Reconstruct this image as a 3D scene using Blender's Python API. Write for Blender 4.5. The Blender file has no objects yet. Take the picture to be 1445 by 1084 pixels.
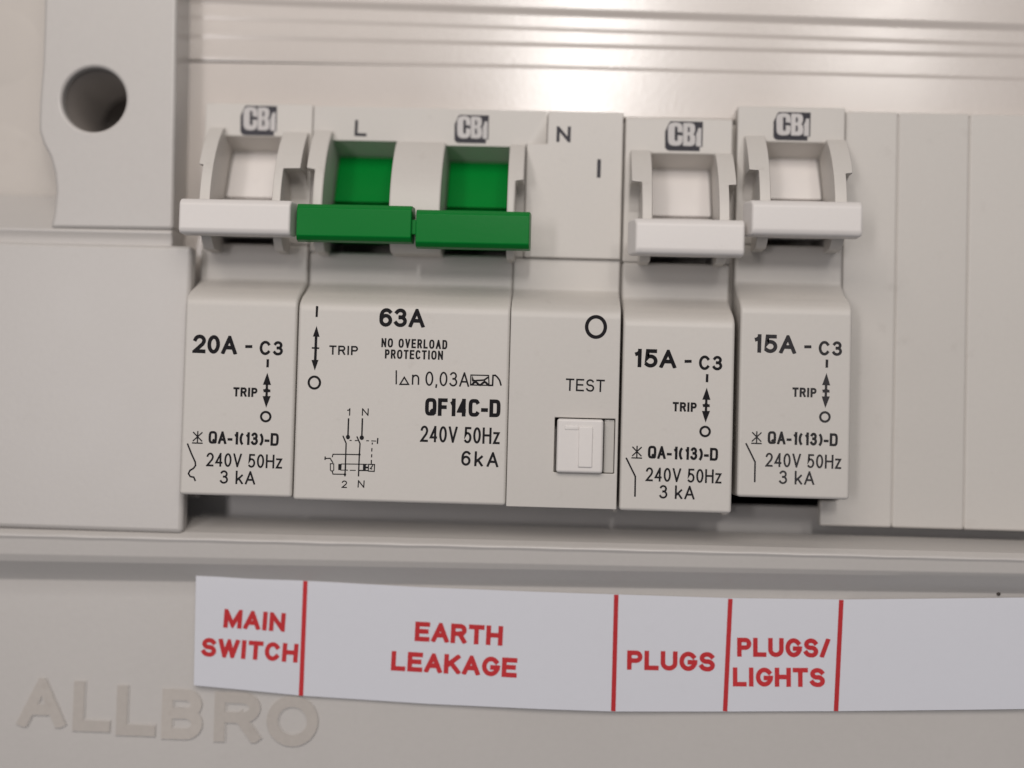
import bpy, bmesh, math, random
from math import radians, sin, cos, pi, hypot
from mathutils import Vector, Matrix
from mathutils.geometry import tessellate_polygon
random.seed(4)
S = 0.001                                   # everything below is written in millimetres
scn = bpy.context.scene
C = scn.collection

# ------------------------------------------------------------------ camera
CD = 144.4                                  # camera to the front faces of the breakers
F = 1755.0
ROT = Matrix.Rotation(radians(1.88), 3, 'Z') @ Matrix.Rotation(pi/2 + radians(1.76), 3, 'X') @ Matrix.Rotation(radians(1.5), 3, 'Z')
cam = bpy.data.objects.new('camera', bpy.data.cameras.new('camera')); C.objects.link(cam)
cam.matrix_world = Matrix.Translation((0, -CD*S, 0)) @ ROT.to_4x4()
cam.data.sensor_width = 36; cam.data.lens = F/1445*36
cam.data.clip_start = 0.005; cam.data.clip_end = 20
cam.data.dof.use_dof = True; cam.data.dof.focus_distance = 0.1446; cam.data.dof.aperture_fstop = 4.8
scn.camera = cam

# ------------------------------------------------------------------ light
w = bpy.data.worlds.new('World'); scn.world = w; w.use_nodes = True
w.node_tree.nodes['Background'].inputs[0].default_value = (0.86, 0.90, 1.0, 1)
w.node_tree.nodes['Background'].inputs[1].default_value = 0.14
def area(name, loc, target, sx, sy, power, col):
    l = bpy.data.lights.new(name, 'AREA'); l.shape = 'RECTANGLE'; l.size = sx; l.size_y = sy
    l.energy = power; l.color = col
    o = bpy.data.objects.new(name, l); C.objects.link(o); o.location = loc
    o.rotation_euler = (Vector(target) - Vector(loc)).to_track_quat('-Z', 'Y').to_euler()
    return o
area('ceiling_lamp', (-0.03, -0.27, 0.20), (0, 0, 0.0), 0.34, 0.14, 0.57, (1.0, 0.925, 0.86))
area('room_lamp', (0.022, -1.15, 0.365), (0, 0, 0.03), 0.045, 0.14, 2.2, (1.0, 0.96, 0.93))
area('panel_sheen_light', (-0.44, -1.15, 0.03), (0, 0, 0), 0.10, 0.36, 2.2, (1.0, 0.95, 0.95))  # added for a soft sheen on the left panel, with some fill
area('far_room_lamp', (0.335, -1.15, 0.395), (0, 0, 0.03), 0.06, 0.12, 0.9, (1.0, 0.95, 0.91))
scn.view_settings.view_transform = 'Standard'; scn.view_settings.look = 'None'
scn.view_settings.exposure = 0.02; scn.view_settings.gamma = 1

# ------------------------------------------------------------------ helpers
def at(px, py, Y=0.0):                      # photo position -> x, z (mm) on the upright plane at depth Y
    d = ROT @ Vector(((px-722.5)/F, -(py-542)/F, -1)); t = (Y + CD)/d.y
    return d.x*t, d.z*t

def mat(name, col, rough=0.45, var=0.05, bump=0.02, scale=900, spec=0.5, dirt=0.0):
    m = bpy.data.materials.new(name); m.use_nodes = True; nt = m.node_tree; N = nt.nodes; L = nt.links
    b = N['Principled BSDF']; b.inputs['Roughness'].default_value = rough
    b.inputs['Specular IOR Level'].default_value = spec
    tc = N.new('ShaderNodeTexCoord')
    n1 = N.new('ShaderNodeTexNoise'); n1.inputs['Scale'].default_value = 70; n1.inputs['Detail'].default_value = 6
    L.new(tc.outputs['Object'], n1.inputs['Vector'])
    n2 = N.new('ShaderNodeTexNoise'); n2.inputs['Scale'].default_value = scale*2.2; n2.inputs['Detail'].default_value = 3
    L.new(tc.outputs['Object'], n2.inputs['Vector'])
    r = N.new('ShaderNodeMix'); r.data_type = 'RGBA'; r.blend_type = 'MIX'
    r.inputs[6].default_value = (*[c*(1-var) for c in col], 1)
    r.inputs[7].default_value = (*[min(1, c*(1+var)) for c in col], 1)
    a = N.new('ShaderNodeMath'); a.operation = 'MULTIPLY_ADD'; a.inputs[1].default_value = 0.5
    L.new(n1.outputs['Fac'], a.inputs[0])
    a2 = N.new('ShaderNodeMath'); a2.operation = 'MULTIPLY'; a2.inputs[1].default_value = 0.5
    L.new(n2.outputs['Fac'], a2.inputs[0]); L.new(a2.outputs[0], a.inputs[2])
    oi = N.new('ShaderNodeObjectInfo'); a3 = N.new('ShaderNodeMath'); a3.operation = 'MULTIPLY_ADD'; a3.inputs[1].default_value = 0.7; a3.inputs[2].default_value = -0.35
    L.new(oi.outputs['Random'], a3.inputs[0]); a4 = N.new('ShaderNodeMath'); a4.operation = 'ADD'; a4.use_clamp = True
    L.new(a.outputs[0], a4.inputs[0]); L.new(a3.outputs[0], a4.inputs[1]); L.new(a4.outputs[0], r.inputs[0])
    out = r.outputs[2]
    if dirt:
        n3 = N.new('ShaderNodeTexNoise'); n3.inputs['Scale'].default_value = 260; n3.inputs['Detail'].default_value = 8
        n3.inputs['Roughness'].default_value = 0.7
        L.new(tc.outputs['Object'], n3.inputs['Vector'])
        cr = N.new('ShaderNodeValToRGB'); cr.color_ramp.elements[0].position = 0.60; cr.color_ramp.elements[1].position = 0.78
        L.new(n3.outputs['Fac'], cr.inputs[0])
        mm = N.new('ShaderNodeMath'); mm.operation = 'MULTIPLY'; mm.inputs[1].default_value = dirt
        L.new(cr.outputs[0], mm.inputs[0])
        d = N.new('ShaderNodeMix'); d.data_type = 'RGBA'
        L.new(mm.outputs[0], d.inputs[0]); L.new(out, d.inputs[6]); d.inputs[7].default_value = (0.16, 0.12, 0.09, 1)
        out = d.outputs[2]
    L.new(out, b.inputs['Base Color'])
    rr = N.new('ShaderNodeMapRange'); rr.inputs[3].default_value = rough-0.05; rr.inputs[4].default_value = rough+0.07
    L.new(n1.outputs['Fac'], rr.inputs[0]); L.new(rr.outputs[0], b.inputs['Roughness'])
    bp = N.new('ShaderNodeBump'); bp.inputs['Strength'].default_value = bump*10; bp.inputs['Distance'].default_value = 0.00003
    L.new(n2.outputs['Fac'], bp.inputs['Height']); L.new(bp.outputs[0], b.inputs['Normal'])
    return m

M_body  = mat('moulded beige plastic', (0.566, 0.536, 0.500), 0.42, 0.045, 0.02, 900, 0.45, 0.16)
M_side  = mat('grey beige plastic', (0.530, 0.490, 0.450), 0.50, 0.04, 0.02, 900, 0.4, 0.12)
M_cover = mat('glossy cover plastic', (0.575, 0.526, 0.488), 0.18, 0.045, 0.02, 700, 0.5, 0.06)
M_panel = mat('satin cover plastic', (0.510, 0.484, 0.460), 0.34, 0.05, 0.03, 700, 0.5, 0.06)
M_white = mat('white toggle plastic', (0.700, 0.665, 0.640), 0.36, 0.03, 0.02, 900, 0.45, 0.16)
M_green = mat('green toggle plastic', (0.001, 0.178, 0.025), 0.30, 0.06, 0.02, 900, 0.10, 0.0)
M_ink   = mat('black print', (0.018, 0.017, 0.019), 0.8, 0.15, 0.0, 900, 0.05)
M_grink = mat('worn black print', (0.062, 0.060, 0.068), 0.8, 0.2, 0.0, 900, 0.05)
M_logo  = mat('badge letter', (0.520, 0.495, 0.485), 0.5, 0.05, 0.02)
M_emb   = mat('yellowed cover plastic', (0.480, 0.440, 0.402), 0.42, 0.12, 0.03, 700, 0.4, 0.25)
M_red   = mat('red print', (0.500, 0.040, 0.045), 0.8, 0.10, 0.0, 900, 0.05)
M_paper = mat('white paper', (0.650, 0.655, 0.700), 0.85, 0.02, 0.04, 500, 0.2, 0.03)
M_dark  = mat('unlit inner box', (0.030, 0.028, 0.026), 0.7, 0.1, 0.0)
M_deep  = mat('painted hole shade', (0.140, 0.124, 0.112), 0.6, 0.1, 0.02)  # shade inside the screw hole, painted as a dark brown
M_clear = mat('smoky window plastic', (0.500, 0.480, 0.450), 0.22, 0.02, 0.0)
M_dirt  = mat('dirt', (0.05, 0.04, 0.035), 0.8, 0.1, 0.0)

ROOTS = {}
def thing(name, label, cat, loc, group=None):
    o = bpy.data.objects.new(name, None); C.objects.link(o); o.empty_display_size = 0.002
    o.location = Vector(loc)*S; o['label'] = label; o['category'] = cat
    if group: o['group'] = group
    ROOTS[o] = Vector(loc); return o

def mesh(name, verts, faces, m, parent, bevel=0, seg=3, smooth=True, label=None, recalc=True):
    root = parent
    while root is not None and root not in ROOTS: root = root.parent
    off = ROOTS[root] if root else Vector((0, 0, 0))
    me = bpy.data.meshes.new(name)
    me.from_pydata([tuple((Vector(v)-off)*S) for v in verts], [], faces)
    if recalc:
        bm = bmesh.new(); bm.from_mesh(me)
        bmesh.ops.remove_doubles(bm, verts=bm.verts, dist=1e-8)
        bmesh.ops.recalc_face_normals(bm, faces=bm.faces); bm.to_mesh(me); bm.free()
    me.materials.append(m)
    o = bpy.data.objects.new(name, me); C.objects.link(o)
    if parent: o.parent = parent
    if bevel:
        b = o.modifiers.new('bevel', 'BEVEL'); b.width = bevel*S; b.segments = seg
        b.limit_method = 'ANGLE'; b.angle_limit = radians(28)
        b.harden_normals = False
        for p in me.polygons: p.use_smooth = True
        wn = o.modifiers.new('wn', 'WEIGHTED_NORMAL'); wn.keep_sharp = True
    if label: o['label'] = label
    return o

class MB:                                    # gathers verts and faces of one mesh
    def __init__(s): s.v = []; s.f = []; s.dissolve = False
    def add(s, v, f):
        k = len(s.v); s.v += v; s.f += [tuple(i+k for i in t) for t in f]; return s
    def box(s, x0, x1, y0, y1, z0, z1):
        v = [(x, y, z) for x in (x0, x1) for y in (y0, y1) for z in (z0, z1)]
        return s.add(v, [(0,1,3,2),(4,6,7,5),(0,4,5,1),(2,3,7,6),(0,2,6,4),(1,5,7,3)])
    def prof(s, pts, x0, x1, x0b=None, x1b=None):   # (Y, z) outline swept along x
        n = len(pts)
        f0 = x0 if callable(x0) else (lambda y: x0); f1 = x1 if callable(x1) else (lambda y: x1)
        v = [(f0(y), y, z) for y, z in pts] + [(f1(y), y, z) for y, z in pts]
        f = [tuple(range(n)), tuple(range(2*n-1, n-1, -1))] + [(i, (i+1) % n, n+(i+1) % n, n+i) for i in range(n)]
        return s.add(v, f)
    def plate(s, outer, holes, yf, yb):      # (x, z) outline with holes, from depth yf to yb
        if holes and len(holes[0]) == 4:     # rectangular openings: grid of cells
            xs = sorted({round(p[0], 6) for l in [outer]+holes for p in l}); zs = sorted({round(p[1], 6) for l in [outer]+holes for p in l})
            def inside(l, x, z):
                c_ = False
                for i in range(len(l)):
                    (xa, za), (xb, zb_) = l[i-1], l[i]
                    if (za > z) != (zb_ > z) and x < (xb-xa)*(z-za)/(zb_-za)+xa: c_ = not c_
                return c_
            nx, nz = len(xs), len(zs)
            v = [(x, y, z) for y in (yf, yb) for x in xs for z in zs]
            on = lambda i, j: 0 <= i < nx-1 and 0 <= j < nz-1 and inside(outer, (xs[i]+xs[i+1])/2, (zs[j]+zs[j+1])/2) and not any(inside(h_, (xs[i]+xs[i+1])/2, (zs[j]+zs[j+1])/2) for h_ in holes)
            I = lambda k, i, j: k*nx*nz+i*nz+j; f = []
            for i in range(nx-1):
                for j in range(nz-1):
                    if not on(i, j): continue
                    q = [(i, j), (i+1, j), (i+1, j+1), (i, j+1)]
                    f += [tuple(I(0, *p) for p in q), tuple(I(1, *p) for p in reversed(q))]
                    for (a_, b_), nb_ in (((q[0], q[1]), (i, j-1)), ((q[1], q[2]), (i+1, j)), ((q[2], q[3]), (i, j+1)), ((q[3], q[0]), (i-1, j))):
                        if not on(*nb_): f.append((I(0, *a_), I(1, *a_), I(1, *b_), I(0, *b_)))
            used = sorted({i for t in f for i in t}); mp = {k_: n_ for n_, k_ in enumerate(used)}
            return s.add([v[i] for i in used], [tuple(mp[i] for i in t) for t in f])
        if holes:                            # one round opening: two faces joined across it
            h_ = holes[0]; n = len(h_); m_ = len(outer)
            r_ = max(range(n), key=lambda i: h_[i][0]); l_ = min(range(n), key=lambda i: h_[i][0])
            near = lambda p, c_: min(c_, key=lambda i: hypot(outer[i][0]-p[0], outer[i][1]-p[1]))
            cx_ = sum(p[0] for p in h_)/n
            ro = near(h_[r_], [i for i in range(m_) if outer[i][0] > cx_]); lo = near(h_[l_], [i for i in range(m_) if outer[i][0] < cx_])
            walk = lambda a_, b_, k_: [(a_+i) % k_ for i in range((b_-a_) % k_+1)]
            back = lambda a_, b_, k_: [(a_-i) % k_ for i in range((a_-b_) % k_+1)]
            ar = sum(outer[i-1][0]*outer[i][1]-outer[i][0]*outer[i-1][1] for i in range(m_)) > 0
            hb = back if ar else walk          # the hole is listed anticlockwise
            fa = walk(ro, lo, m_), hb(l_, r_, n); fb = walk(lo, ro, m_), hb(r_, l_, n)
            P = outer + h_; N_ = len(P)
            v = [(x, yf, z) for x, z in P] + [(x, yb, z) for x, z in P]; f = []
            for o1, h1 in (fa, fb):
                t = o1 + [i+m_ for i in h1]
                f += [tuple(t), tuple(i+N_ for i in reversed(t))]
            f += [(i, (i+1) % m_, N_+(i+1) % m_, N_+i) for i in range(m_)]
            f += [(m_+i, m_+(i+1) % n, N_+m_+(i+1) % n, N_+m_+i) for i in range(n)]
            return s.add(v, f)
        n = len(outer)
        return s.add([(x, yf, z) for x, z in outer] + [(x, yb, z) for x, z in outer],
            [tuple(range(n)), tuple(range(2*n-1, n-1, -1))] + [(i, (i+1) % n, n+(i+1) % n, n+i) for i in range(n)])
    def build(s, name, m, parent, bevel=0, seg=3, label=None):
        o = mesh(name, s.v, s.f, m, parent, bevel, seg, True, label)
        return o
    def cut(s, x0, x1, y0, y1, z0, z1): s.cuts = getattr(s, 'cuts', []) + [(x0, x1, y0, y1, z0, z1)]; return s
def rect(x0, x1, z0, z1): return [(x0, z0), (x1, z0), (x1, z1), (x0, z1)]

# ------------------------------------------------------------------ lettering, drawn as strokes
def arc(cx, cy, rx, ry, a0, a1, n=14, e=2.0):
    out = []
    for i in range(n+1):
        a = radians(a0 + (a1-a0)*i/n); c, s_ = cos(a), sin(a)
        out.append((cx + rx*math.copysign(abs(c)**(2/e), c), cy + ry*math.copysign(abs(s_)**(2/e), s_)))
    return out
def glyphs(e):
    O = ('c', arc(.5, .5, .5, .5, 0, 360, 32, e)[:-1])
    g = {
    'A': (.74, [('o', [(0,0),(.5,1),(1,0)]), ('n', [(.17,.32),(.83,.32)])]),
    'B': (.66, [('c', [(0,.53),(0,1)]+arc(.62,.765,.34,.235,90,-90,10)), ('c', [(0,0),(0,.53)]+arc(.62,.265,.38,.265,90,-90,10))]),
    'C': (.70, [('o', arc(.5,.5,.5,.5,42,318,26,e))]),
    'D': (.70, [('c', [(0,0),(0,1)]+arc(.5,.5,.5,.5,90,-90,18,e))]),
    'E': (.60, [('o', [(1,1),(0,1),(0,0),(1,0)]), ('o', [(0,.52),(.88,.52)])]),
    'F': (.56, [('o', [(1,1),(0,1),(0,0)]), ('o', [(0,.50),(.86,.50)])]),
    'G': (.76, [('o', arc(.5,.5,.5,.5,42,350,28,e)+[(1,.44)]), ('o', [(.62,.44),(1,.44)])]),
    'H': (.70, [('o', [(0,0),(0,1)]), ('o', [(1,0),(1,1)]), ('n', [(0,.52),(1,.52)])]),
    'I': (.06, [('o', [(.5,0),(.5,1)])]),
    'K': (.68, [('o', [(0,0),(0,1)]), ('o', [(.95,1),(.02,.36)]), ('o', [(.36,.60),(1,0)])]),
    'L': (.56, [('o', [(0,1),(0,0),(1,0)])]),
    'M': (.84, [('o', [(0,0),(0,1),(.5,.08),(1,1),(1,0)])]),
    'N': (.70, [('o', [(0,0),(0,1),(1,0),(1,1)])]),
    'O': (.78, [O]),
    'P': (.62, [('o', [(0,0),(0,1)]), ('n', [(0,1)]+arc(.62,.735,.38,.265,90,-90,12)+[(0,.47)])]),
    'Q': (.74, [O, ('n', [(.50,.30),(1.08,-.04)])]),
    'R': (.66, [('o', [(0,0),(0,1)]), ('n', [(0,1)]+arc(.62,.745,.36,.255,90,-90,12)+[(0,.49)]), ('o', [(.58,.49),(.98,0)])]),
    'S': (.64, [('o', arc(.5,.74,.46,.26,28,180,10)+arc(.5,.745,.46,.24,190,262,6)+arc(.5,.25,.5,.27,82,-90,10)+arc(.5,.25,.5,.25,-100,-158,8))]),
    'T': (.64, [('o', [(.5,0),(.5,1)]), ('o', [(0,1),(1,1)])]),
    'U': (.70, [('o', [(0,1),(0,.36)]+arc(.5,.36,.5,.36,180,360,16,e)+[(1,1)])]),
    'V': (.70, [('o', [(0,1),(.5,0),(1,1)])]),
    'W': (1.02, [('o', [(0,1),(.26,0),(.5,.95),(.74,0),(1,1)])]),
    '0': (.56, [O]),
    '1': (.30, [('o', [(.9,0),(.9,1)]), ('n', [(.9,.94),(.55,.80),(.0,.74)])]),
    '2': (.56, [('o', arc(.5,.72,.5,.28,165,-10,14)+[(.86,.50),(.0,.0),(1,0)])]),
    '3': (.56, [('o', arc(.48,.76,.44,.24,152,-90,14)), ('o', arc(.48,.27,.52,.27,90,-152,16))]),
    '4': (.58, [('o', [(.76,0),(.76,1)]), ('n', [(.76,1),(.0,.26),(1.12,.26)])]),
    '5': (.56, [('o', [(.92,1),(.16,1),(.10,.52)]+arc(.46,.32,.54,.32,118,-134,18))]),
    '6': (.56, [('c', arc(.5,.31,.5,.31,0,360,20)[:-1]), ('o', arc(.56,.5,.56,.5,50,188,14,2.2))]),
    'k': (.50, [('o', [(0,0),(0,1)]), ('o', [(.95,.68),(.05,.24)]), ('o', [(.38,.42),(1,0)])]),
    'n': (.48, [('o', [(0,0),(0,.68)]), ('o', [(0,.42)]+arc(.5,.42,.5,.27,180,0,12)+[(1,0)])]),
    'z': (.46, [('o', [(0,.70),(.95,.70),(0,0),(1,0)])]),
    ',': (.06, [('o', [(.7,.02),(.3,-.14)])]),
    '-': (.30, [('o', [(0,.36),(1,.36)])]),
    '/': (.34, [('o', [(0,0),(1,1)])]),
    '(': (.25, [('n', arc(2,.45,2,.62,120,240,12))]),
    ')': (.25, [('n', arc(-1,.45,2,.62,60,-60,12))]),
    '^': (.62, [('c', [(0,0),(.5,.74),(1,0)])]),
    '*': (.70, [('o', [(.05,.92),(.95,.20)]), ('o', [(.95,.92),(.05,.20)]), ('o', [(.5,.04),(.5,1)]), ('o', [(0,0),(1,0)])]),
    }
    return g
def ribbon(pts, t, closed=False, cap=0.5):
    P = [Vector(p) for p in pts]
    Q = [P[0]]
    for p in P[1:]:
        if (p-Q[-1]).length > 1e-5: Q.append(p)
    P = Q
    n = len(P)
    if n < 2: return []
    if not closed and cap:
        P[0] = P[0] + (P[0]-P[1]).normalized()*t*cap; P[-1] = P[-1] + (P[-1]-P[-2]).normalized()*t*cap
    Ls, Rs = [], []
    for i in range(n):
        if closed: a, b = P[i]-P[i-1], P[(i+1) % n]-P[i]
        else: a = P[i]-P[i-1] if i else P[1]-P[0]; b = P[i+1]-P[i] if i < n-1 else P[-1]-P[-2]
        a, b = a.normalized(), b.normalized()
        na, nb = Vector((-a.y, a.x)), Vector((-b.y, b.x)); m_ = na+nb
        if m_.length < 1e-3: m_ = na
        m_.normalize(); k = 1/max(.22, m_.dot(nb))
        Ls.append(P[i]+m_*k*t/2); Rs.append(P[i]-m_*k*t/2)
    idx = range(n) if closed else range(n-1)
    return [[Rs[i], Rs[(i+1) % n], Ls[(i+1) % n], Ls[i]] for i in idx]
def clip(poly, lo, hi):
    for s_, lim in ((1, lo), (-1, -hi)):
        out = []
        for i in range(len(poly)):
            a, b = poly[i-1], poly[i]; da, db = s_*a[1]-lim, s_*b[1]-lim
            if (da < 0) != (db < 0):
                u = da/(da-db); out.append(Vector((a[0]+(b[0]-a[0])*u, a[1]+(b[1]-a[1])*u)))
            if db >= 0: out.append(b)
        poly = out
        if not poly: return []
    return poly
def text_polys(txt, width, h, t, e=2.0, sp=.17, space=.32):
    """list of (polygons, layer) filling width x h, stroke thickness t"""
    G = glyphs(e)
    ws = [space if c == ' ' else G[c][0] for c in txt]
    fixed = sum(0 if c == ' ' else t for c in txt)
    flex = sum(ws)*h + sp*h*(len(txt)-1)
    k = (width-fixed)/flex
    x = 0; out = []; lay = 0
    for c, cw in zip(txt, ws):
        if c == ' ': x += cw*h*k + sp*h*k; continue
        W = cw*h*k
        for kind, pts in G[c][1]:
            q = [(x+t/2+px*W, t/2+py*(h-t)) for px, py in pts]
            polys = ribbon(q, t, kind == 'c', .5 if kind == 'o' else 0)
            lo = -.4*h if c in ',()' else (-.12*h if c == 'Q' else 0); hi = h*1.15 if c in '()' else h
            polys = [p for p in (clip(p, lo, hi) for p in polys) if len(p) > 2]
            if c in '2AVWMKXZz4L':
                sw = lambda p: [Vector((a_[1], a_[0])) for a_ in p]
                polys = [sw(p) for p in (clip(sw(p), x-.03*h, x+W+t+.03*h) for p in polys) if len(p) > 2]
            out.append((polys, lay)); lay += 1
        x += W + t + sp*h*k
    return out
def put(name, groups, parent, m, O, U, V, yfun, lift=.02, thick=0, label=None):
    """2-D polygons laid at O + u*U + v*V on the surface depth yfun(x)"""
    mb = MB()
    for polys, lay in groups:
        for p in polys:
            xs = [(O[0]+a[0]*U[0]+a[1]*V[0], O[1]+a[0]*U[1]+a[1]*V[1]) for a in p]
            top = [(x, yfun(x, z)-lift-.0015*(lay % 7)-thick, z) for x, z in xs]
            if thick:
                n = len(top); bot = [(x, yfun(x, z)+.05, z) for x, z in xs]
                mb.add(top+bot, [tuple(range(n))]+[(i, (i+1) % n, n+(i+1) % n, n+i) for i in range(n)])
            else: mb.add(top, [tuple(range(len(top)))])
    o = mesh(name, mb.v, mb.f, m, parent, recalc=False, label=label)
    return o
def flat(Y): return lambda x, z: Y
def text(txt, pl, pr, cap, parent, Y=0.0, t=.15, e=2.0, m=None, sp=.17, space=.32, name='printed_text', yfun=None, thick=0, lift=.02, shear=0):
    """pl, pr: photo positions of the left and right ends of the baseline; cap: letter height there"""
    a = Vector(at(*pl, Y)); b = Vector(at(*pr, Y)); L = (b-a).length; U = (b-a)/L
    V = Vector((-U.y, U.x)); V = (V + U*shear).normalized()
    h = cap/F*(CD+Y)
    return put(name, text_polys(txt, L, h, t*h, e, sp, space), parent, m or M_ink, a, U, V, yfun or flat(Y), lift, thick)
def lines(name, strokes, parent, Y=0.0, m=None, yfun=None, label=None):
    """strokes: (points in photo position, thickness in photo pixels, closed)"""
    g = []
    for k, (pts, t, closed) in enumerate(strokes):
        q = [Vector(at(*p, Y)) for p in pts]
        if t: g.append((ribbon(q, t/F*(CD+Y), closed, 0), k))
        else: g.append(([q], k))
    return put(name, g, parent, m or M_ink, (0, 0), (1, 0), (0, 1), yfun or flat(Y), label=label)
def ring(cx, cy, rx, ry, n=28): return [(cx+rx*cos(2*pi*i/n), cy+ry*sin(2*pi*i/n)) for i in range(n)]

# ------------------------------------------------------------------ the board's cover
YP = 5.5                                     # depth of the breakers' upper plates
YW = 8.0                                     # depth of the sunk bay the breakers stand in
YL = 5.0                                     # depth of the lower panel
cover = thing('distribution_board_cover', 'beige moulded plastic board cover framing the row of breakers, with raised letters at lower left', 'board cover', (0, YW, 0))
# bay with the window for the breakers
wb = at(1100, 713, YW)[1]
wt = 37.8
bay_x0 = at(262, 100, YW)[0]
bt = at(800, 96, YW)[1]
zb = at(600, 744, YW)[1]
mb = MB().plate([(bay_x0-3, -10.3), (bay_x0-3, bt), (110, bt), (110, -10.3), (34.6, -10.3), (34.6, wt), (-43.5, wt), (-43.5, -10.3)], [], YW, YW+1.6)
mb.build('bay_plate', M_cover, cover, .15)
MB().box(-50, 110, 11.5, 12.6, zb-3, wb-.3).build('bay_sill', M_panel, cover, .1)
# stepped upper border of the bay, one moulding
steps = [((-60, 98), 8.0), ((-60, 94), 7.93), ((-60, 66), 7.92), ((-60, 62), 7.84), ((-60, 44), 7.83), ((-60, 40), 7.77), ((-60, 22), 7.75), ((-60, 13), 7.42), ((-60, -20), 7.36), ((-60, -60), 7.3), ((-60, -160), 7.2)]
v = []; f = []
NX = 40
for r_, ((_, py), Y) in enumerate(steps):
    for i in range(NX+1):
        x = bay_x0-1 + (112-bay_x0)*i/NX
        z = at(800, py, Y)[1] + (-.018*x if py < 60 else -.008*x)
        v.append((x, Y+.004*sin(i*.23+r_), z))
for r_ in range(len(steps)-1):
    for i in range(NX):
        a = r_*(NX+1)+i; f.append((a, a+1, a+NX+2, a+NX+1))
o = mesh('upper_border', v, f, M_cover, cover, 0)
for p in o.data.polygons: p.use_smooth = True
sb = o.modifiers.new('bevel', 'BEVEL'); sb.width = .25*S; sb.segments = 3; sb.limit_method = 'ANGLE'; sb.angle_limit = radians(1.5)
o.modifiers.new('wn', 'WEIGHTED_NORMAL')
# raised pad with the screw hole
YD = 2.5
pad = [at(*p, YD) for p in ((66, -160), (63, -40), (61, 40), (59, 90), (55, 140), (54, 165), (54, 185), (60, 203), (70, 222), (76, 245), (78, 270), (75, 300), (70, 322), (244, 324), (246, 200), (247.5, 140), (252, -160))]
hc = at(132, 140, YD); hr = 46.5/F*(CD+YD)
hole = [(hc[0]+hr*cos(2*pi*i/48), hc[1]+hr*sin(2*pi*i/48)) for i in range(48)]
MB().plate(pad, [hole], YD, 11.0).build('mounting_pad', M_panel, cover, .5, 5)
mb = MB()                                    # the bore behind the hole, a liner coloured dark for its shade
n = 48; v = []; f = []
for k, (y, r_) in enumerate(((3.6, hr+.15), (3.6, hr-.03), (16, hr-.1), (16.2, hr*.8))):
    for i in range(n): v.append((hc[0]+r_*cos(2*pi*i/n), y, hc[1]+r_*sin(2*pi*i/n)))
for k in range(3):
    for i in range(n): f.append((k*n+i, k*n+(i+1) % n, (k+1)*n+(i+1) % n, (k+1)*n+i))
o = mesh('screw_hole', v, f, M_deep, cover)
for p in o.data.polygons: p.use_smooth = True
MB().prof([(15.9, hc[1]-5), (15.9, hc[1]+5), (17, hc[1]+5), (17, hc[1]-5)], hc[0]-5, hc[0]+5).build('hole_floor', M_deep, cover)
# sunk strip at the far left with its rounded bosses
mb = MB().plate([(-100, -16), (-60.3, -16), (-60.3, 70), (-100, 70)], [], 9.8, 10.9)
mb.build('side_recess', M_side, cover, .2)
for (px, py, r_) in ((-8, 60, 5.2), (-18, 250, 7.6)):
    c_ = at(px, py, 7.8); v = []; f = []; n = 40
    prof = [(0.01, 9.66), (r_*.4, 9.67), (r_*.7, 9.71), (r_*.88, 9.76), (r_*.97, 9.82), (r_*1.1, 9.95)]
    for rr, y in prof:
        for i in range(n): v.append((c_[0]+rr*cos(2*pi*i/n), y, c_[1]+rr*sin(2*pi*i/n)))
    for k in range(len(prof)-1):
        for i in range(n): f.append((k*n+i, k*n+(i+1) % n, (k+1)*n+(i+1) % n, (k+1)*n+i))
    o = mesh('boss', v, f, M_side, cover)
    for p in o.data.polygons: p.use_smooth = True
# flush panel left of the first breaker
YS = 2.15
c = [at(*p, YS) for p in ((-90, 338), (252, 344), (258, 700), (258, 753), (-90, 745))]
xe = -43.45
pts = [(-100, c[0][1]), (xe, c[0][1]-.1), (xe, c[3][1]), (-100, c[3][1]+.2)]
MB().plate(pts, [], YS, 4.4).build('side_panel', M_panel, cover, .6, 6)
MB().prof([(YD+.12, at(0, 322, YD)[1]), (3.1, at(0, 331, 3)[1]-.3), (3.1, c[0][1]-1.2), (9, c[0][1]-1.2), (9, 27)], -100, -46.1).build('side_step', M_panel, cover, .3)
# ledge, ridge and lower panel: one moulding running the whole width
rows = [((719, 765), 8.0), ((722, 768), 7.0), ((742, 783), 2.9), ((750, 789.5), 2.1), ((753.5, 793), 1.95), ((757, 796), 2.15), ((780, 811), 2.35), ((790, 817), 2.75), ((806, 831), 4.15), ((816, 839), 4.82), ((842, 848), YL+.05), ((1000, 1000), YL+.1), ((1300, 1300), YL+.1)]
NX = 90; v = []; f = []
for r_, ((yl, yr), Y) in enumerate(rows):
    A = at(-80, yl, Y); B = at(1530, yr, Y)
    for i in range(NX+1):
        u = -0.15 + 1.3*i/NX
        jz = .05*math.sin(i*1.31+r_)*random.random() if r_ in (3, 4, 5) else 0
        v.append((A[0]+(B[0]-A[0])*u, Y + (.02*random.random() if r_ in (3, 4, 5) else 0), A[1]+(B[1]-A[1])*u + jz))
for r_ in range(len(rows)-1):
    for i in range(NX):
        a = r_*(NX+1)+i; f.append((a, a+1, a+NX+2, a+NX+1))
o = mesh('lower_border', v, f, M_panel, cover)
for p in o.data.polygons: p.use_smooth = True
sb = o.modifiers.new('bevel', 'BEVEL'); sb.width = .22*S; sb.segments = 3; sb.limit_method = 'ANGLE'; sb.angle_limit = radians(12)
o.modifiers.new('wn', 'WEIGHTED_NORMAL')
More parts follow.
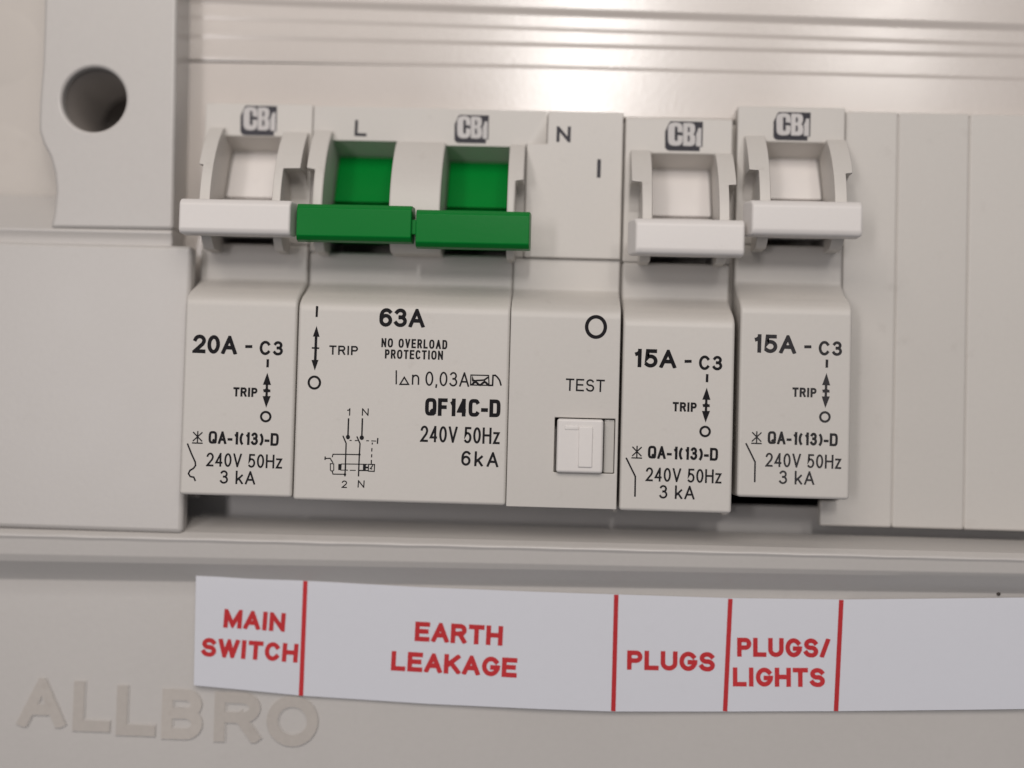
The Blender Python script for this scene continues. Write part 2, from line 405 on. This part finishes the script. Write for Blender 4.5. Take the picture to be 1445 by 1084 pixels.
# raised lettering on the lower panel
for ch, x0, x1, yb, cap in (('A', 25, 92, 1026, 71), ('L', 102, 156, 1032, 72), ('L', 163, 220, 1038, 72), ('B', 227, 286, 1043, 72), ('R', 301, 368, 1047, 72), ('O', 375, 449, 1053, 73)):
    o = text(ch, (x0, yb), (x1, yb+2), cap, cover, YL+.1, .25, m=M_panel, name='letter', thick=.13, lift=0)
    text(ch, (x0+1, yb-1.2), (x1-1, yb+.8), cap-2.4, o, YL+.1, .215, m=M_emb, name='letter_face', thick=.24, lift=0)
# the inside of the box, its unlit darkness put into the colour
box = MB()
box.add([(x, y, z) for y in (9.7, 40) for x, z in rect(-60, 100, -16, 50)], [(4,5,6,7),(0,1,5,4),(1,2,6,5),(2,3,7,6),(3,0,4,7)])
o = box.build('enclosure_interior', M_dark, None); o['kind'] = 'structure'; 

# ------------------------------------------------------------------ breakers
def logo(cx0, cy0, cx1, cy1, parent, Y):
    def q(u, v_): return (cx0+(cx1-cx0)*(u-395)/545, cy0+(cy1-cy0)*(v_-185)/450 + (u-395)/545*1.0)
    lg = lines('logo', [([q(*p) for p in ((400,340),(425,285),(455,215),(480,185),(940,185),(932,565),(893,572),(893,632),(455,632),(420,615),(398,585))], 0, False)], parent, Y, M_grink)
    def pg(m_, pts, lift): lines('logo_letter' if m_ is M_logo else 'letter_counter', [([q(*p) for p in pts], 0, False)], lg, Y-lift, m_)
    pg(M_logo, ((442,300),(450,250),(475,218),(520,203),(580,203),(625,218),(645,250),(650,300),(650,355),(578,362),(578,395),(650,400),(648,470),(638,520),(605,548),(560,556),(510,554),(470,540),(448,505),(442,450)), .02)
    pg(M_grink, ((538,270),(560,262),(578,275),(578,350),(625,345),(625,372),(578,380),(578,470),(565,485),(545,480),(536,460)), .035)
    pg(M_logo, ((658,208),(770,208),(805,218),(825,250),(828,300),(822,345),(803,372),(826,400),(832,450),(828,510),(808,540),(770,556),(655,554)), .02)
    pg(M_grink, ((725,270),(745,262),(752,285),(752,330),(742,348),(723,346)), .035)
    pg(M_grink, ((723,395),(745,395),(753,420),(753,465),(742,490),(721,488)), .035)
    a = [q(*p) for p in ((838,385),(862,330),(872,285),(918,280),(915,560),(838,556),(846,420))]
    lines('logo_letter', [(a, 0, False)], lg, Y-.02, M_logo)
    return lg

def cheek(parent, m, xi, xo_low, xo_up, z_top, z_notch, z_bot, Yp=YP, pull=0.0):
    """curved guard beside a toggle: inner slab full height, outer slab only above the notch"""
    H = z_top-z_bot
    def Yc(z):
        s_ = (z_top-z)/H
        k = max(0.0, 1-((s_-.72)/.74)**2) if s_ < .72 else max(0.0, 1-((s_-.72)/.36)**2*.9)
        return Yp - (5.9-pull)*k**.8
    n = 26; zs = sorted([z_top-H*i/n for i in range(n+1)] + [z_notch], reverse=True)
    sg = 1 if xo_up > xi else -1
    v = []; f = []
    two = abs(xo_up-xo_low) > .05
    up = [z for z in zs if z >= z_notch] if two else []
    loops = []
    front = [(xi, z) for z in zs] + [(xo_low, z) for z in reversed(zs) if z < z_notch or not two]
    if two: front += [(xo_low, z_notch)] + [(xo_up, z) for z in reversed(up)]
    k = len(front)
    v = [(x, Yc(z), z) for x, z in front] + [(x, Yp+.3, z) for x, z in front]
    f = [(i, (i+1) % k, k+(i+1) % k, k+i) for i in range(k)]
    idx = {}
    for i, (x, z) in enumerate(front): idx.setdefault((round(x, 5), round(z, 5)), i)
    g = lambda x, z: idx[(round(x, 5), round(z, 5))]
    for a_, b_ in zip(zs, zs[1:]):
        xo = xo_up if (two and b_ >= z_notch) else xo_low
        if two and abs(b_-z_notch) < 1e-6: q = [g(xi, a_), g(xi, b_), g(xo_low, b_), g(xo_up, b_), g(xo_up, a_)]
        else: q = [g(xi, a_), g(xi, b_), g(xo, b_), g(xo, a_)]
        f += [tuple(q), tuple(i+k for i in reversed(q))]
    o = mesh('toggle_guard', v, f, m, parent, .28, 3)
    if two:
        a, b = sorted((xo_low, xo_up))
        pts = [(Yp+.2, z_notch-.01)]
        for i in range(9):
            th = i/8*pi/2; pts.append((Yp-.1-(2.6-pull)*(1-sin(th)), z_notch-.01-2.6*(1-cos(th))))
        pts.append((Yp+.2, z_notch-3.4))
        MB().prof(pts, a, b).build('guard_pocket', m, o, .05)
    return o

def toggle(parent, m, bx0, bx1, bz0, bz1, ox0, ox1, otop, sharp=False, label=None, tl=0, tr=0):
    """handle bar across the front, with the arm and drum behind it"""
    YB = -3.5
    ch = .55 if sharp else .35
    yb = -.75
    prof = [(YB, bz0+.45), (YB, bz1-.55), (YB+ch*1.3, bz1), (yb-.2, bz1+.1), (yb, bz1-.4), (yb, bz0+.5), (yb-.45, bz0), (YB+ch, bz0)]
    o = MB().prof(prof, lambda y: bx0+tl*(yb-y)/(yb-YB), lambda y: bx1-tr*(yb-y)/(yb-YB)).build('toggle', m, parent, .12 if sharp else .42, 2 if sharp else 4, label=label)
    zc = bz1
    dr = [(10.2, otop-.7), (9.2, otop-1.35), (8.0, otop-3.4), (6.9, zc+3.2), (6.3, zc+1.95), (7.3, zc+1.8), (7.2, zc+1.68), (5.5, zc+1.5), (2.5, zc+.62), (-.8, zc-.15), (-.8, bz0+1.3), (4.5, bz0+.9), (8.5, bz0+1.2), (10.2, bz0+2)]
    MB().prof(dr, ox0+.16, ox1-.16).build('toggle_drum', m, o, .25, 3)
    return o

def lower_housing(parent, m, x0, x1, zbot, zface, zsh, ztop, name='front_cover', bev=.38):
    pr = [(YW+4, zbot), (0, zbot), (0, zface-1.2), (.08, zface-.55), (.45, zface), (1.6, zface+.75), (3.4, zface+1.5), (4.7, (zface+1.9+zsh)/2), (YP, zsh+.15), (YP, ztop), (YW+4, ztop)]
    return MB().prof(pr, x0, x1).build(name, m, parent, bev, 4)

def upper_housing(parent, outline, holes, m=None, name='upper_housing'):
    return MB().plate(outline, holes, YP, YW+6).build(name, m or M_body, parent, .2, 3)

def breaker(label, x0, x1, zbot, zface, zsh, ztop, ox0, ox1, otop, bar, guards, tl=0, tr=0):
    t = thing('circuit_breaker', label, 'circuit breaker', (x0, YW, zbot), 'single pole circuit breakers with white toggles')
    ob = bar[2]+.2; zc = ob                                                     # seam between upper and lower housing
    upper_housing(t, rect(x0, x1, zc, ztop), [rect(ox0, ox1, ob-1, otop)])
    fc = lower_housing(t, M_body, x0+.02, x1-.02, zbot, zface, zsh, zc-.01)
    MB().box(ox0-.5, ox1+.5, YW+6.2, YW+16, bar[2]-2, otop+1).build('inner_body', M_side, t)
    # sloping roof of the toggle recess
    MB().prof([(YP+.5, otop+.02), (9.6, otop-1.15), (13.5, otop-1.3), (13.5, otop+.02)], ox0+.01, ox1-.01).build('recess_roof', M_body, t)
    for g in guards: cheek(t, M_body, *g)
    toggle(t, M_white, *bar, ox0, ox1, otop, tl=tl, tr=tr)
    return t, fc

def face_print(fc, up, dx, dy, amps, kind):
    """everything printed on a single breaker, shifted from the first one by dx, dy photo pixels"""
    def P(x, y): return (x+dx, y+dy)
    T = lambda s_, a, b, cap, **k: text(s_, P(*a), P(*b), cap, fc, 0, **k)
    if amps == '20A': T('20A', (272, 498), (334, 500.5), 26.5, t=.205, sp=.10)
    else: T('15A', (273, 497), (334, 499), 26, t=.205, sp=.12)
    T('-', (346, 499), (356, 499), 26, t=.16)
    T('C3', (366, 501), (399, 502), 20.5, t=.19)
    lines('position_mark', [([P(378, 507), P(377.6, 518.5)], 3.6, False)], fc)
    lines('trip_arrow', [([P(377, 536), P(375.8, 568)], 3.4, False), ([P(377.3, 526), P(371, 543), P(382.5, 543.5)], 0, False),
        ([P(375.6, 575.5), P(370.5, 559), P(382, 559)], 0, False), ([P(371.5, 550.5), P(381.5, 551)], 2.6, False), ([P(376.4, 545.5), P(371.5, 553.5), P(382, 553.5)], 0, False)], fc)
    lines('position_mark', [(ring(P(375, 588)[0], P(375, 588)[1], 6.6, 6.6), 3.2, True)], fc)
    T('TRIP', (329, 559.5), (363, 560.5), 13.2, t=.22, e=3)
    T('*', (271, 626), (286, 626.5), 18, t=.10)
    T('QA-1(13)-D', (294, 626), (393, 629.5), 18, t=.195, e=3.6, sp=.13)
    T('240V 50Hz', (291, 658), (398, 661.5), 19.5, t=.135)
    T('3 kA', (310, 682.5), (360, 684), 19, t=.14)
    if kind: s_ = arc(270.5, 668, 6, 7, 100, 250, 10)
    if kind: pts = [P(264.5, 626), P(270, 640), P(275.5, 652), P(276, 657), P(273, 661), P(268, 664), P(266, 668.5), P(268.5, 672.5), P(273.5, 673.5), P(275.8, 679)]
    else: pts = [P(263.5, 625), P(276.5, 651.5), P(276, 680)]
    lines('switch_symbol', [(pts, 2.3, False)], fc)

ztop1 = 38.15
b1, f1 = breaker('leftmost circuit breaker with white toggle, marked 20A, beside the green toggles', -43.37, -30.08, -9.45, 13.9, 16.2, ztop1, -40.8, -33.5, 34.05,
    (-43.45, -30.22, 20.75, 24.8), [(-40.8, -42.05, -42.55, 35.0, 29.6, 19.7), (-33.5, -32.45, -30.45, 34.6, 29.3, 19.7)], tr=.35)
face_print(f1, None, 0, 0, '20A', True)
logo(339, 149, 391, 191, b1, YP)

b3, f3 = breaker('circuit breaker with white toggle, marked 15A, hanging lowest, right beside the test button', 8.0, 20.95, -9.85, 12.65, 15.1, 37.25, 11.1, 18.8, 32.9,
    (8.15, 21.35, 19.5, 23.6), [(11.1, 9.85, 8.65, 33.2, 28.6, 19.3), (18.8, 20.0, 20.9, 33.0, 28.4, 19.3)], tl=.85, tr=.05)
face_print(f3, None, 620, 21, '15A', False)
logo(938, 171, 992, 213, b3, YP)

M_full = M_ink; M_ink = mat('faded black print', (0.040, 0.038, 0.040), 0.8, 0.25, 0.0, 900, 0.05)
b4, f4 = breaker('rightmost circuit breaker with white toggle, marked 15A, mounted highest beside the blank plates', 21.5, 34.4, -7.9, 14.45, 17.25, 38.9, 24.7, 32.05, 34.55,
    (21.35, 34.5, 21.95, 25.95), [(24.7, 23.4, 22.3, 35.2, 30.2, 21.2), (32.05, 33.5, 34.35, 34.9, 30.0, 21.2)], tl=.75)
face_print(f4, None, 789, 0.5, '15A', False)
logo(1091, 158, 1144, 198, b4, YP)
M_ink = M_full

# earth leakage unit: two linked poles with green toggles and the neutral module with the test button
el = thing('earth_leakage_unit', 'wide earth leakage unit with two green toggles and a white square test button', 'earth leakage unit', (-30, YW, -9.7))
zc = 20.15
jog = at(773, 204, YP)[1]
jx = at(743, 300, YP)[0]
nb = at(800, 364, 4.9)[1]
upper_housing(el, [(-29.98, zc), (-5.1, zc), (-5.1, nb+.02), (-3.95, nb+.02), (-3.95, jog), (-1.47, jog), (-1.47, 37.88), (-29.98, 37.95)], [rect(-27.5, -19.7, 19, 33.8), rect(-13.65, -5.9, 19, 33.4)])
YN = 4.9
nb = at(800, 364, YN)[1]
MB().plate([(-3.88, nb), (7.72, nb-.05), (7.72, 37.7), (-1.4, 37.75), (-1.4, jog-.06), (-3.88, jog-.06)], [], YN, YW+6).build('neutral_plate', M_body, el, .18)
fe = lower_housing(el, M_body, -29.96, -5.13, -9.68, 13.55, 16.0, zc-.01)
# neutral cover: same section, with the window of the test button cut out
nx0, nx1 = -5.07, 7.70
bw = [at(783, 589, 0), at(871.5, 669, 0)]
wx0, wx1, wz1, wz0 = bw[0][0], 7.35, bw[0][1], bw[1][1]
pr_hi = [(YW+4, -9.77), (0, -9.77), (0, 12.2), (.08, 12.9), (.45, 13.45), (1.6, 14.2), (3.4, 14.95), (4.7, 15.5), (YP, 16.1), (YP, nb-.08), (YW+4, nb-.08)]
nf = MB().prof(pr_hi, nx0, nx1).build('neutral_cover', M_body, el)
cutter = MB().box(wx0, wx1, -3, 6, wz0, wz1).build('cutter', M_body, el)
bo = nf.modifiers.new('b', 'BOOLEAN'); bo.object = cutter; bo.operation = 'DIFFERENCE'; bo.solver = 'EXACT'
bpy.context.view_layer.update()
dg = bpy.context.evaluated_depsgraph_get()
nm = bpy.data.meshes.new_from_object(nf.evaluated_get(dg)); nf.modifiers.clear(); nf.data = nm
bpy.data.objects.remove(cutter)
bv = nf.modifiers.new('bevel', 'BEVEL'); bv.width = .12*S; bv.segments = 3; bv.limit_method = 'ANGLE'; bv.angle_limit = radians(28)
for p in nm.polygons: p.use_smooth = True
nf.modifiers.new('wn', 'WEIGHTED_NORMAL').keep_sharp = True
MB().box(wx0-.3, wx1+.1, 4.0, 5.0, wz0-.3, wz1+.3).build('button_well', M_side, el)
tb = at(786.5, 590.5, -.5) + at(850, 668.5, -.5)
MB().box(tb[0], tb[2], -.75, 3.4, tb[3], tb[1]).build('test_button', M_white, el, .32, 4)
btn = [o for o in C.objects if o.name.startswith('test_button')][0]
r0 = at(817, 602, -.75) + at(836, 660, -.75)
MB().box(r0[0], r0[2]-.05, -.92, -.6, r0[3], r0[1]).build('raised_mark', M_white, btn, .12)
r2 = at(797, 600, -.75) + at(816, 607, -.75)
MB().box(r2[0], r0[0]-.02, -.82, -.6, r2[3], r2[1]).build('raised_mark', M_white, btn, .08)
r1 = at(796, 600, -.75) + at(842, 606, -.75)
sl = at(853, 592, .5) + at(871, 668, .5)
MB().box(sl[0], 7.3, .45, 3.0, sl[3], sl[1]).build('button_slide', M_clear, el, .15)
# recess roofs, inner body
for a, b, zt, zbm in ((-27.5, -19.7, 33.8, 19.9), (-13.65, -5.9, 33.4, 19.6)):
    MB().prof([(YP+.5, zt+.02), (9.6, zt-1.15), (13.5, zt-1.3), (13.5, zt+.02)], a+.01, b-.01).build('recess_roof', M_body, el)
    MB().box(a-.5, b+.5, YW+6.2, YW+16, zbm-1.6, zt+1).build('inner_body', M_side, el)
cheek(el, M_body, -27.5, -28.75, -29.75, 34.9, 29.3, 19.6)
cheek(el, M_body, -19.7, -13.65, -13.65, 33.7, 29, 19.7)
cheek(el, M_body, -5.9, -4.95, -4.0, 33.6, 28.4, 19.3)
toggle(el, M_green, -30.15, -16.47, 20.3, 24.5, -27.5, -19.7, 33.8, True, tl=.35, tr=.15)
toggle(el, M_green, -16.24, -2.95, 19.8, 24.1, -13.65, -5.9, 33.4, True, tl=.15, tr=.15)
MB().prof([(-3.0, 21.2), (-3.0, 22.9), (-1.2, 22.9), (-1.2, 21.2)], -16.9, -15.8).build('link_pin', M_green, el, .1)
# printing on it
text('L', (500, 192), (517, 192.7), 23, el, YP, .19, m=M_grink)
text('N', (785, 200.5), (805, 201), 22.5, el, YN, .20, m=M_grink)
lines('printed_mark', [([(845.5, 225), (844.8, 251)], 5.2, False)], el, YN, M_grink)
logo(641, 162, 690, 202, el, YP)
T = lambda s_, a, b, cap, **k: text(s_, a, b, cap, fe, 0, **k)
lines('position_mark', [([(447.5, 432), (446.8, 447.5)], 3.2, False)], fe)
lines('trip_arrow', [([(446.2, 472), (444.8, 512)], 3.8, False), ([(446.8, 460), (441.5, 475), (451, 475.5)], 0, False), ([(444.2, 523), (439.5, 508), (449.5, 508)], 0, False), ([(440, 491), (450.5, 491.5)], 2.2, False)], fe)
lines('position_mark', [(ring(443.6, 540, 8, 8.4), 3.2, True)], fe)
T('TRIP', (464.5, 500.5), (505, 501.5), 13.2, t=.18, sp=.2)
T('63A', (535, 461), (599, 462.5), 26.5, t=.20, sp=.11)
T('NO OVERLOAD', (538, 490), (631, 493), 13, t=.19, e=2.6, sp=.3, space=.6)
T('PROTECTION', (543, 506), (625, 508), 13, t=.19, e=2.6, sp=.26)
T('I', (558, 542.5), (560.3, 542.5), 20, t=.1)
T('^', (563.5, 543.5), (577.5, 543.5), 15.5, t=.13)
T('n', (581, 543), (591.5, 543.3), 20, t=.11)
T('0,03A', (600, 544.5), (662, 546), 20.5, t=.115)
u = lambda x, y: (540+x*.12457, 510+y*.12457)
lines('waveform_symbol', [([u(1000,155), u(1200,160), u(1205,272), u(995,268)], 1.7, True), ([u(1020,215)]+[u(*p) for p in arc(1050,200,30,20,180,60,6)]+[u(1110,215)]+[u(1150,212), u(1195,180)], 2.4, False),
   ([u(1010,268), u(1030,245), u(1050,232), u(1070,245), u(1090,266), u(1110,268), u(1135,245), u(1155,232), u(1175,245), u(1195,270)], 3.0, False),
   ([u(1195,272), u(1245,272), u(1250,160), u(1275,158), u(1300,180), u(1325,215), u(1342,275)], 2.3, False)], fe)
T('QF14C-D', (599.5, 586.5), (706, 589), 25, t=.215, e=4, sp=.14)
T('240V 50Hz', (593, 623.5), (705, 627), 23, t=.135)
T('6kA', (650.5, 657), (703, 659.5), 21, t=.155, sp=.3)
T('1', (489, 586.5), (494.5, 586.7), 10.5, t=.15)
T('N', (510.5, 586.6), (520, 587), 10.5, t=.15)
T('2', (482, 688.5), (489.5, 688.8), 10.5, t=.15)
T('N', (504.5, 688), (514, 688.6), 10.5, t=.15)
u = lambda x, y: (440+x*.12917, 560+y*.12917)
D = [([(402,235),(395,425)],16), ([(553,235),(547,425)],16), ([(340,426),(375,508),(371,640),(362,870)],14), ([(492,433),(527,512),(519,640),(510,870)],14),
     ([(412,476),(436,477)],10), ([(470,478),(502,479)],10), ([(595,480),(625,481)],10), ([(650,482),(703,484)],10), ([(721,450),(717,515)],14),
     ([(662,500),(660,522)],12), ([(657,560),(655,598)],12), ([(655,628),(653,662)],12), ([(651,690),(650,732)],12),
     ([(223,660),(232,628),(375,629),(525,632)],11), ([(147,652),(144,690)],13), ([(145,674),(200,672),(232,722)],12),
     ([(222,812),(232,845),(362,847)],11), ([(372,734),(610,738)],10), ([(372,801),(396,802)],9), ([(415,803),(480,804)],9), ([(505,804),(612,806)],12),
     ([(590,772),(616,773)],18), ([(668,748),(640,785),(660,790)],12)]
st = [([u(*p) for p in a], t*.12917*1.05, False) for a, t in D]
st += [([u(*p) for p in ring(395, 440, 22, 25, 16)], 0, False), ([u(*p) for p in ring(546, 447, 24, 26, 16)], 0, False), ([u(*p) for p in ring(520, 631, 14, 14, 12)], 0, False), ([u(*p) for p in ring(362, 848, 14, 14, 12)], 0, False),
       ([u(*p) for p in ((203,730),(240,732),(240,800),(230,810),(212,810),(203,800))], 1.3, True), ([u(*p) for p in ((290,733),(322,734),(318,802),(288,800))], 0, False), ([u(*p) for p in ((322,734),(372,735),(370,802),(318,801))], 1.2, True),
       ([u(*p) for p in ((560,738),(592,739),(590,804),(558,803))], 0, False), ([u(*p) for p in ((620,738),(686,740),(682,815),(617,812))], 1.5, True)]
lines('circuit_diagram', st, fe)
text('TEST', (798, 551.5), (853, 553.5), 17.5, nf, 0, .135)
lines('position_mark', [(ring(841, 461.5, 13.2, 14.4, 36), 5.0, True)], nf)

for a, b in ((7.66, 8.1), (20.85, 21.6)):  # strips added behind the module gaps to keep light off the sill
    MB().box(a, b, 7.6, 9.4, -10.5, 37).build('gap_light_block', M_side, cover)

# ------------------------------------------------------------------ blank plates on the right
YBk = 6.6
bl = thing('blanking_plate', 'plain beige blanking plate with shallow vertical grooves, right of the last breaker', 'blanking plate', (45, YW, -11.5))
zt, z0 = 38.8, -11.45
xs = [32.45, 41.05, 49.6, 58.2, 66.8]
for i in range(4):
    a, b = xs[i]+.015, xs[i+1]-.015
    if i == 0: out = [(a, z0), (b, z0), (b, zt), (34.62, zt), (34.62, -8.4), (a, -8.4)]
    else: out = rect(a, b, z0, zt-.04*i)
    MB().plate(out, [], YBk, YW-.02).build('blank_segment', M_body, bl, .3, 4)
MB().box(34.7, 66.5, YBk+.20, YW-.1, z0+.5, zt-.5).build('backing_web', M_body, bl)
a = at(1210, 440, YBk)

# ------------------------------------------------------------------ paper label strip
def py_(x, z=0): return YL-.44 - .22*math.exp(-((x+42)/4.0)**2) - .10*sin(x*.13+1)
lab = thing('label_strip', 'white paper label strip with red wording stuck below the breakers', 'paper label', (0, YL, -26))
top = [(278, 812), (431, 819.5), (600, 829), (760, 835), (868, 838.5), (1030, 844), (1187, 846), (1445, 843), (1560, 842)]
bot = [(275, 966), (425, 981.5), (600, 993), (760, 1000), (865, 1003.5), (1023, 1004), (1180, 1003.5), (1445, 1000), (1560, 999)]
def interp(L_, s_):
    k = min(int(s_), len(L_)-2); u_ = s_-k
    return (L_[k][0]+(L_[k+1][0]-L_[k][0])*u_, L_[k][1]+(L_[k+1][1]-L_[k][1])*u_)
v = []; f = []; n = 64; mrow = 6
for i in range(n+1):
    a = interp(top, i*(len(top)-1)/n); b = interp(bot, i*(len(bot)-1)/n)
    for j in range(mrow+1):
        u_ = j/mrow; x, z = at(a[0]+(b[0]-a[0])*u_, a[1]+(b[1]-a[1])*u_, YL-.35)
        v.append((x, py_(x), z))
for i in range(n):
    for j in range(mrow):
        a = i*(mrow+1)+j; f.append((a, a+1, a+mrow+2, a+mrow+1))
pp = mesh('paper', v, f, M_paper, lab)
so = pp.modifiers.new('thickness', 'SOLIDIFY'); so.thickness = .1*S; so.offset = 0
YT = YL-.35
def RT(s_, a, b, cap, t=.24): return text(s_, a, b, cap+.8, lab, YT, t, m=M_red, sp=.11, yfun=lambda x, z: py_(x)-.06, lift=.02)
for a, b in (((431.3, 819.8), (425, 981.5)), ((869.5, 839), (865.3, 1003)), ((1030.5, 845), (1023, 1003.5)), ((1187, 846.5), (1179.5, 1003.3))):
    lines('divider_line', [([(a[0]+(b[0]-a[0])*k/4, a[1]+(b[1]-a[1])*k/4) for k in range(5)], 6.3, False)], lab, YT, M_red, yfun=lambda x, z: py_(x)-.06)
RT('MAIN', (316, 885), (402, 891.5), 25.5)
RT('SWITCH', (285, 925), (420, 935), 25.5)
RT('EARTH', (585, 904.5), (709, 911), 26.5)
RT('LEAKAGE', (551.5, 946), (729, 956), 26.5)
RT('PLUGS', (884.5, 944.5), (1008.5, 947.5), 26)
RT('PLUGS/', (1040, 926.5), (1171, 928), 25.5)
RT('LIGHTS', (1034, 968.5), (1164, 969.5), 25.5)

# ------------------------------------------------------------------ specks of dirt
def speck(px, py, Y, r, label):
    x, z = at(px, py, Y); bm = bmesh.new(); bmesh.ops.create_icosphere(bm, subdivisions=2, radius=r*S)
    for v_ in bm.verts: v_.co.y *= .4; v_.co *= 1+.25*(random.random()-.5)
    me = bpy.data.meshes.new('dirt_speck'); bm.to_mesh(me); bm.free(); me.materials.append(M_dirt)
    o = bpy.data.objects.new('dirt_speck', me); C.objects.link(o); o.location = (x*S, (Y-.05)*S, z*S)
    o['label'] = label; o['category'] = 'dirt speck'
speck(1409, 838, YL-.2, .24, 'dark speck of dirt on the cover just above the right end of the paper label')
